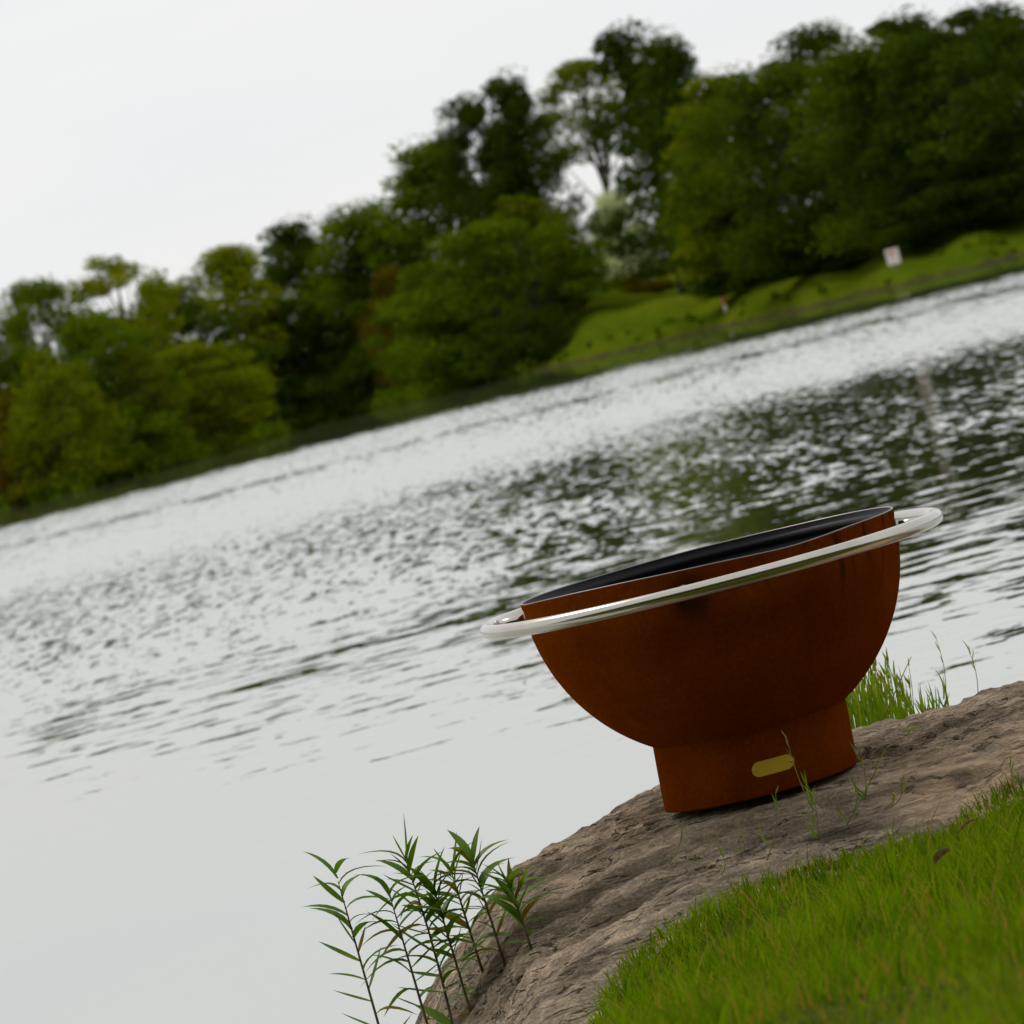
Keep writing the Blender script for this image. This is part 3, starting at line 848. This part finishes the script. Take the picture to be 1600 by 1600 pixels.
tree('tall_a', 'dark', 1385, 20, 32, 200, 'tall dark tree filling the gap behind the white sign trees', group=G3)
tree('tall_a', 'dark', 1510, 5, 32, 220, 'tall dark tree behind the two dark trees at the right', group=G3)
tree('tall_b', 'dark', 1260, 40, 34, 230, 'tall dark tree behind the two big dull green bank trees', group=G3)
tree('round_b', 'dark', 1500, 200, 20, 200, 'lower dark tree between the two dark trees at the right', group=G3)
tree('round_a', 'dark', 1660, 30, 22, 240, 'dark tree half cut by the right edge of the picture', group=G3)
tree('bush_b', 'dark', 1250, 345, 20, 180, 'dark bush under the two big dull green bank trees', 'bush', G3, 'bush')
tree('bush_a', 'dark', 1350, 325, 22, 180, 'dark bush behind the white sign', 'bush', G3, 'bush')
tree('bush_b', 'dark', 1480, 290, 21, 190, 'dark bush right of the white sign', 'bush', G3, 'bush')
tree('bush_a', 'dark', 1590, 262, 21, 190, 'dark bush on the bank at the right edge', 'bush', G3, 'bush')
tree('bush_a', 'dark', 1150, 375, 21, 160, 'dark bush above the red-topped stake', 'bush', G3, 'bush')

def build_far_scrub():
    """rank growth along the foot of the far shore: one mass nobody could count"""
    rng = np.random.default_rng(77)
    cs, rs = [], []
    for k in range(900):
        px = rng.uniform(-80, 1700)
        py = np.interp(px, [p[0] for p in SHORE_PX], [p[1] for p in SHORE_PX])
        d = at(px, py, 1.0) - Vector((0, 0, EYE))
        ang = math.atan2(d.x, d.y)
        s = rng.uniform(1.0, 12) if px > 830 else rng.uniform(-0.5, 4)
        if px > 830 and rng.uniform() < 0.9: continue
        r = float(shore_r(np.array(ang))) + s
        x, y = r * math.tan(ang), r
        q = rng.uniform(0.15, 0.38) if px > 830 else rng.uniform(0.4, 1.3)
        cs.append(np.array([x, y, float(ground_z(x, y)) + q * 0.3])); rs.append(q)
    v, f = leaf_cloud(rng, cs, rs, 34, 0.30, 0.8)
    o = link('shore_growth', mesh_np('shore_growth', v, f, False), M['leaf_green'])
    tag(o, 'low green weeds growing along the foot of the far shore', 'weeds', kind='stuff')
build_far_scrub()

# ------------------------------------------------------------------ sign and stake on the far bank
def shore_spot(px, py_any, behind):
    d = at(px, py_any, 1.0) - Vector((0, 0, EYE))
    ang = math.atan2(d.x, d.y)
    r = float(shore_r(np.array(ang))) + behind
    return r
def build_sign():
    dp = shore_spot(1395, 401, 7.0)
    c = at(1395, 401, dp)
    g = float(ground_z(c.x, c.y))
    root = empty('sign', (c.x, c.y, g))
    tag(root, 'small white sign with faded red lettering on the far right bank', 'sign')
    k = dp / FPX
    w, hgt = 21 * k, 25 * k
    h0 = c.z - g
    link('board', MB().box((0, 0, h0), (w, 0.03, hgt)).mesh('board', False), M['white_paint'], root)
    link('post', MB().box((0, 0.06, h0 / 2 - 0.1), (0.09, 0.09, h0 + hgt * 0.7)).mesh('post', False), M['post'], root)
    for j, (zz, ww) in enumerate(((0.30, 0.7), (0.14, 0.5))):
        link('lettering', MB().box((-w * 0.05, -0.017, h0 + hgt * zz), (w * ww, 0.006, hgt * 0.09)).mesh('lettering', False), M['red_paint'], root)
    dp = shore_spot(1136, 476, 9.0)
    c = at(1136, 490, dp)
    g = float(ground_z(c.x, c.y))
    k = dp / FPX
    root = empty('marker_stake', (c.x, c.y, g - 0.1))
    tag(root, 'thin white stake with a red top on the bank below the meadow', 'stake')
    ht = at(1131, 463, dp).z - g + 0.1
    link('shaft', MB().tube([(0, 0, 0), (0, 0, ht * 0.5)], [0.11, 0.11], 8).mesh('shaft'), M['white_paint'], root)
    link('red_top', MB().tube([(0, 0, ht * 0.5), (0, 0, ht * 0.97), (0, 0, ht)], [0.13, 0.13, 0.07], 8).mesh('red_top'), M['red_paint'], root)
build_sign()

# ------------------------------------------------------------------ near turf
def turf_edge(x):
    """front limit of the bare rock: turf lies nearer than this"""
    return np.interp(x, [-0.7, -0.35, -0.22, 0.0, 0.18, 0.45, 0.89, 1.5, 3.0], [7.4, 8.1, 8.45, 9.02, 9.30, 9.36, 9.36, 9.4, 9.5]) + 0.22 * fbm(x * 5, x * 0 + 4, 4, 91)

def build_turf():
    rng = np.random.default_rng(5)
    # soil the blades root in, lapping over the rock
    xs, ts = np.linspace(-1.6, 6.0, 210), np.linspace(0, 1, 120)
    XX, TT = np.meshgrid(xs, ts, indexing='ij')
    e = turf_edge(XX)
    YY = e - TT * (e - 3.0)
    def soil_z(x, y):
        e_ = turf_edge(x)
        base = np.maximum(ground_z(x, y), np.where(y > 7.4, rock_z(x, y, False), -1))
        return base + 0.035 * sstep(0, 0.25, e_ - y) - 0.02 + 0.012 * fbm(x * 6, y * 6, 2, 14)
    Zs = soil_z(XX, YY)
    o = link('turf_soil', mesh_np('turf_soil', np.stack([XX, YY, Zs], -1).reshape(-1, 3), grid_faces(len(xs), len(ts))[:, ::-1]), M['soil'])
    o['kind'] = 'structure'
    n = 105000
    x = rng.uniform(-1.1, 1.9, n)
    t = rng.uniform(0, 1, n)
    e = turf_edge(x)
    y = e + 0.05 - (e - 4.0) * t ** 1.3
    keep = vnoise(x * 3, y * 3, 3) + 0.85 > rng.uniform(0, 1, n) * (0.6 + 0.5 * (t < 0.05))
    x, y = x[keep], y[keep]; n = len(x)
    e = turf_edge(x)
    z = np.where(y > 7.4, np.maximum(soil_z(x, y), rock_z(x, y, False)), soil_z(x, y)) - 0.012
    h = rng.uniform(0.022, 0.068, n) * (1 + 1.1 * fbm(x * 5, y * 5, 2, 8)) * (0.65 + 0.35 * sstep(0, 0.2, e - y))
    long_ = rng.uniform(0, 1, n) < 0.03
    h = np.where(long_, h * 1.8, h)
    a = rng.uniform(0, 2 * math.pi, n)
    bend = rng.uniform(0.1, 0.75, n) * h
    fa = rng.uniform(0, 2 * math.pi, n)
    w = rng.uniform(0.0012, 0.0026, n)
    segs = 4
    vs = np.zeros((n, segs, 2, 3))
    for s in range(segs):
        q = s / (segs - 1)
        cx, cy = x + np.cos(a) * bend * q * q, y + np.sin(a) * bend * q * q
        cz = z + h * (q - 0.18 * q * q * (bend / h))
        ww = w * (1 - 0.92 * q ** 1.6)
        for k, sg in enumerate((-1, 1)):
            vs[:, s, k, 0] = cx + sg * ww * np.cos(fa)
            vs[:, s, k, 1] = cy + sg * ww * np.sin(fa)
            vs[:, s, k, 2] = cz
    b = (np.arange(n) * segs * 2)[:, None]
    fs = [np.hstack([b + s * 2, b + s * 2 + 1, b + s * 2 + 3, b + s * 2 + 2]) for s in range(segs - 1)]
    o = link('grass', mesh_np('grass', vs.reshape(-1, 3), np.vstack(fs)), M['grass'])
    tag(o, 'bright green lawn grass in front of the rock ledge', 'grass', kind='stuff')
build_turf()

# ------------------------------------------------------------------ stalks, reeds, sprouts
def blade(mb, p0, p1, w, sag=0.0, seed=0, n=5, side=None):
    rnd = random.Random(seed)
    p0, p1 = Vector(p0), Vector(p1)
    off = Vector((rnd.uniform(-1, 1), rnd.uniform(-1, 1), 0)) * sag
    pts = []
    for i in range(n):
        t = i / (n - 1)
        pts.append(p0.lerp(p1, t) + off * math.sin(math.pi * t))
    ws = [w * (0.7 + 0.3 * min(1, 4 * i / (n - 1))) * (1 - (i / (n - 1)) ** 2.2) + 0.0002 for i in range(n)]
    if side is None: side = (math.cos(rnd.uniform(-0.7, 0.7)), rnd.uniform(-0.6, 0.6), 0)
    mb.strip(pts, ws, side, 0.25)

def seed_stalk(name, label, base_px, tip_px, depth, base_depth=None, heads=6, blades=2, group='grass stalks at the rock edge', mat='straw', bow=0.01, seed=1, head_len=0.03):
    """one flowering grass: stalk, seed head, a few leaf blades"""
    rnd = random.Random(seed)
    p0, p1 = at(*base_px, base_depth or depth), at(*tip_px, depth)
    root = empty(name, p0)
    tag(root, label, 'grass stalk', group)
    q = p1 - p0
    perp = Vector((q.z, 0, -q.x)).normalized() * bow
    pts = [q * t + perp * math.sin(math.pi * t) for t in (0, .2, .4, .6, .8, 1)]
    link('stalk', MB().tube(pts, [0.0011, 0.0010, 0.0009, 0.0008, 0.0007, 0.0004], 6).mesh('stalk'), M[mat], root)
    mb = MB()
    L = q.length
    for k in range(heads):
        t = 1 - (k / max(1, heads)) * min(0.5, head_len * 3 / L)
        b = q * t + perp * math.sin(math.pi * t)
        d = (q.normalized() + Vector((rnd.uniform(-.5, .5), rnd.uniform(-.4, .4), rnd.uniform(-.2, .3)))).normalized()
        blade(mb, b, b + d * head_len * rnd.uniform(0.5, 1.0), 0.0016, 0.001, seed * 31 + k, 4)
    if heads: link('seed_head', mb.mesh('seed_head'), M['reed'] if mat == 'green_stalk' else M['straw'], root)['kind'] = 'stuff'
    for k in range(blades):
        mb = MB()
        t = rnd.uniform(0.02, 0.3)
        b = q * t
        d = Vector((rnd.uniform(-.5, .5), rnd.uniform(-.3, .3), 1)).normalized()
        blade(mb, b, b + d * L * rnd.uniform(0.25, 0.45), 0.0022, 0.01, seed * 17 + k)
        link('leaf', mb.mesh('leaf'), M['reed'], root)
    return root

def reed_clump():
    dep = 11.05
    p0 = at(1362, 1150, dep)
    p0.z = float(rock_z(np.array(p0.x), np.array(dep)))
    root = empty('grass_clump', p0)
    tag(root, 'tall green grass clump behind the rock, right of the fire pit foot', 'grass clump')
    rnd = random.Random(4)
    for k in range(175):
        u = rnd.random() ** 1.3
        bx = 1300 + u * 126
        tip_y = np.interp(bx, [1300, 1340, 1375, 1400, 1420], [1075, 1035, 1018, 1025, 1060]) + rnd.uniform(0, 75)
        dd = dep + rnd.uniform(-0.12, 0.15)
        b = at(bx + 10, 1165 - (bx - 1300) * 0.25 + 20, dd)
        t = at(bx - 8 + rnd.uniform(-10, 10), tip_y, dd + rnd.uniform(-.03, .03))
        mb = MB()
        b, t = b - p0, t - p0
        blade(mb, b, t, rnd.uniform(0.0016, 0.0032), 0.012, k)
        o = link('blade', mb.mesh('blade'), M['reed'], root)
        if k % 2 == 0:
            mb = MB()
            for j in range(5):
                q = b.lerp(t, rnd.uniform(0.55, 0.98))
                d = Vector((rnd.uniform(-.35, .35), rnd.uniform(-.2, .2), 1)).normalized()
                blade(mb, q, q + d * rnd.uniform(0.018, 0.035), 0.0024, 0.002, k * 9 + j, 4)
            link('seed_head', mb.mesh('seed_head'), M['reed'], o)['kind'] = 'stuff'
    # the leaning yellow stem
    b, t = at(1370, 1140, dep - 0.1) - p0, at(1424, 1026, dep - 0.1) - p0
    link('bent_stem', MB().tube([b, b.lerp(t, 0.35) + Vector((0, 0, -0.003)), b.lerp(t, 0.7), t], [0.0018, 0.0016, 0.0013, 0.0008], 6).mesh('bent_stem'), M['straw'], root)
reed_clump()

def small_reeds():
    spots = [((1446, 1120), (1432, 1062), 9, 'broad-bladed green tuft on the rock crest, right of the tall clump'),
             ((1472, 1112), (1458, 1058), 11, 'narrow green tuft on the rock crest beside the thin stalk')]
    for i, (b_, t_, n, lab) in enumerate(spots):
        dep = 11.0
        p0 = at(*b_, dep)
        root = empty('grass_tuft', p0)
        tag(root, lab, 'grass tuft', 'grass tufts along the rock crest')
        rnd = random.Random(20 + i)
        top = at(*t_, dep) - p0
        for k in range(n):
            mb = MB()
            s = Vector((rnd.uniform(-.022, .022), rnd.uniform(-.03, .03), -0.02))
            e = top * rnd.uniform(0.45, 1.0) + Vector((rnd.uniform(-.03, .03), rnd.uniform(-.03, .03), 0))
            blade(mb, s, e, 0.0034 if i == 0 and k < 3 else 0.0021, 0.006, 50 * i + k)
            link('blade', mb.mesh('blade'), M['reed'], root)
    seed_stalk('grass_stalk', 'thin tall stalk on the rock crest, just right of the tall clump', (1477, 1112), (1463, 998), 11.0, heads=3, blades=1, mat='green_stalk', seed=31, group='grass stalks behind the rock')
    seed_stalk('grass_stalk', 'lone bent stalk on the rock crest nearest the right edge', (1528, 1098), (1513, 1014), 11.0, heads=5, blades=0, mat='green_stalk', seed=32, bow=0.008, group='grass stalks behind the rock', head_len=0.028)
    seed_stalk('grass_stalk', 'hair-thin stalk between the tall clump and the broad tuft', (1428, 1130), (1420, 1040), 11.0, heads=1, blades=0, mat='green_stalk', seed=33, group='grass stalks behind the rock', bow=0.003)
small_reeds()

seed_stalk('grass_stalk', 'straw-coloured stalk reaching up in front of the brass plate', (1272, 1268), (1229, 1152), 9.75, heads=4, blades=3, seed=1, bow=-0.006)
seed_stalk('grass_stalk', 'pale grass sprig on the rock below the left side of the foot', (1045, 1350), (1064, 1288), 9.6, heads=4, blades=0, seed=2, mat='green_stalk', head_len=0.022)
seed_stalk('grass_stalk', 'leaning straw on the rock near the turf tip', (1065, 1358), (1145, 1270), 9.6, heads=0, blades=0, seed=3)
seed_stalk('grass_stalk', 'short green stalk left of the turf tip on the rock', (1127, 1368), (1124, 1330), 9.6, heads=2, blades=1, seed=4, mat='green_stalk')
seed_stalk('grass_stalk', 'upright green stalk on the rock below the middle of the foot', (1157, 1340), (1155, 1306), 9.62, heads=2, blades=1, seed=5, mat='green_stalk')
seed_stalk('grass_stalk', 'green stalk rising from the turf left of the plate stalk', (1198, 1345), (1212, 1240), 9.6, heads=3, blades=1, seed=6, mat='green_stalk')
seed_stalk('grass_stalk', 'broad green stalk in the turf under the plate stalk', (1278, 1315), (1257, 1222), 9.6, heads=5, blades=3, seed=7, mat='green_stalk', head_len=0.05)
seed_stalk('grass_stalk', 'forked green stalk at the right corner of the foot', (1352, 1250), (1337, 1176), 9.85, heads=3, blades=3, seed=8, mat='green_stalk', head_len=0.035)
seed_stalk('grass_stalk', 'stalk leaning right beside the right corner of the foot', (1322, 1290), (1376, 1184), 9.75, heads=5, blades=2, seed=9, mat='green_stalk', bow=0.004)
seed_stalk('grass_stalk', 'small green stalk at the turf edge right of the foot', (1393, 1262), (1408, 1222), 9.8, heads=3, blades=2, seed=10, mat='green_stalk')
seed_stalk('grass_stalk', 'short stalk at the turf edge near the right edge of the picture', (1568, 1240), (1578, 1198), 9.8, heads=3, blades=2, seed=11, mat='green_stalk')

def lance_leaf(length, width, curl, seed):
    rnd = random.Random(seed)
    n = 7
    pts, ws = [], []
    for i in range(n):
        t = i / (n - 1)
        pts.append((0, curl * length * t * t, length * t * (1 - 0.25 * abs(curl) * t)))
        ws.append(width * 0.5 * (math.sin(math.pi * min(1, 0.08 + t * 0.92)) ** 0.8) * (1 - 0.35 * t) + 0.0002)
    mb = MB()
    mb.strip(pts, ws, (1, 0, 0), 0.3)
    return mb.mesh('leaf')
LEAVES = [lance_leaf(0.082, 0.0205, c, i) for i, c in enumerate((0.15, 0.35, 0.6, -0.1, 0.9))]
for me in LEAVES: me.materials.append(M['sprout'])

def sprout(tip, depth, n, spread, label, seed, base_off=(12, 300), leaf=1.0, bend=0.0):
    rnd = random.Random(seed)
    tip = (tip[0] + 8, tip[1] + 30)
    top = at(*tip, depth)
    b = at(tip[0] + base_off[0] + 75, tip[1] + base_off[1], depth)
    b.z = float(rock_z(np.array(b.x), np.array(b.y))) - 0.01
    if b.z < -0.12: b.z = -0.12
    n = int(n * 1.7)
    root = empty('willow_shoot', b)
    tag(root, label, 'plant', 'leafy shoots at the lower water edge')
    q = top - b
    side = Vector((bend, 0, 0))
    P = lambda t: q * t + side * math.sin(math.pi * t * 0.9)
    ts = [0, .2, .4, .6, .8, .93]
    link('stem', MB().tube([P(t) for t in ts], [0.0034, 0.0031, 0.0028, 0.0023, 0.0017, 0.0008], 7).mesh('stem'), M['red_stem'], root)
    for k in range(n):
        t = 0.12 + 0.84 * (k / (n - 1)) ** 0.55
        me = LEAVES[rnd.randrange(len(LEAVES))]
        o = link('leaf', me, None, root)
        o.location = P(t)
        az = (k % 2) * math.pi + math.pi / 2 + rnd.uniform(-.75, .75)
        tilt = math.radians(rnd.uniform(22, 66)) * spread * (1.2 - 0.6 * (k / n))
        # leaf grows along local z, face to -y: tilt it outwards then turn it round the stem
        o.rotation_euler = (Matrix.Rotation(az, 3, 'Z') @ Matrix.Rotation(-tilt, 3, 'X') @ Matrix.Rotation(rnd.uniform(-.5, .5), 3, 'Z')).to_euler()
        if rnd.random() < 0.1:
            o.material_slots[0].link = 'OBJECT'
            o.material_slots[0].material = M['sprout_old']
        s = leaf * rnd.uniform(0.7, 1.45)
        o.scale = (s, s, s)
    return root
sprout((512, 1318), 9.9, 13, 0.9, 'leftmost of the leafy shoots, standing alone against the water', 1, leaf=0.85)
sprout((618, 1300), 9.9, 22, 1.05, 'tallest and fullest leafy shoot with drooping tip', 2, leaf=1.0, bend=0.01)
sprout((596, 1352), 9.85, 15, 1.1, 'low leafy shoot at the left foot of the fullest shoot', 3, leaf=0.9)
sprout((664, 1338), 9.9, 18, 1.0, 'leafy shoot directly right of the fullest shoot', 4, leaf=0.9)
sprout((694, 1322), 9.95, 15, 0.9, 'slender leafy shoot between the fullest one and the forked one', 5, leaf=0.85)
sprout((728, 1308), 9.9, 15, 0.75, 'forked upright leafy shoot left of the rock tip', 6, leaf=0.85)
sprout((786, 1345), 9.8, 16, 0.8, 'low leafy shoot in front of the rock tip, rightmost of the shoots', 7, leaf=0.9)

# ------------------------------------------------------------------ small leaves and clippings
def dead_leaf(px, py, depth, L, label, seed, rz):
    p = at(px, py, depth)
    rnd = random.Random(seed)
    mb = MB()
    n = 6
    pts = [(L * (i / (n - 1) - 0.5), 0.004 * math.sin(i * 1.3), 0.012 * math.sin(math.pi * i / (n - 1)) + 0.004 * i) for i in range(n)]
    ws = [0.002, L * 0.18, L * 0.25, L * 0.22, L * 0.14, 0.001]
    mb.strip(pts, ws, (0, 1, 0.2), 0.5)
    o = link('dead_leaf', mb.mesh('dead_leaf'), M['dead_leaf'])
    o.location = p + Vector((0, 0, 0.006))
    o.rotation_euler = (rnd.uniform(-.4, .1), rnd.uniform(-.2, .2), rz)
    tag(o, label, 'leaf', 'fallen brown leaves in the grass')
dead_leaf(1515, 1306, 8.62, 0.045, 'flat brown dead leaf lying in the grass under the ledge', 1, 0.1)
dead_leaf(1474, 1354, 7.65, 0.04, 'curled brown dead leaf standing in the nearest grass', 2, 0.8)
def crest_bits():
    for i, (a_, b_, lab) in enumerate([((1409, 1144), (1432, 1153), 'green grass clipping slanting on the rock crest'), ((1417, 1139), (1440, 1140), 'green grass clipping lying level on the rock crest')]):
        p, q = at(*a_, 10.45), at(*b_, 10.42)
        p.z = float(rock_z(np.array(p.x), np.array(p.y))) + 0.006
        q.z = float(rock_z(np.array(q.x), np.array(q.y))) + 0.012
        mb = MB(); blade(mb, (0, 0, 0), q - p, 0.0028, 0.003, i, 6, side=(0.1, 0.6, 0.8))
        o = link('grass_clipping', mb.mesh('grass_clipping'), M['reed']); o.location = p
        tag(o, lab, 'leaf', 'grass clippings on the rock')
    d = at(820, 1067, 1.0) - Vector((0, 0, EYE))
    dep = EYE / -d.z
    p = at(820, 1067, dep)
    mb = MB(); mb.strip([(-0.012, 0, 0), (-0.004, 0, .006), (0.006, 0, .010), (0.013, 0, .004)], [.001, .008, .009, .001], (0, 1, 0.3), 0.4)
    o = link('floating_leaf', mb.mesh('floating_leaf'), M['leaf_olive']); o.location = (p.x, p.y, 0.004)
    tag(o, 'tiny dark leaf floating alone on the pale water left of the bowl', 'leaf')
crest_bits()
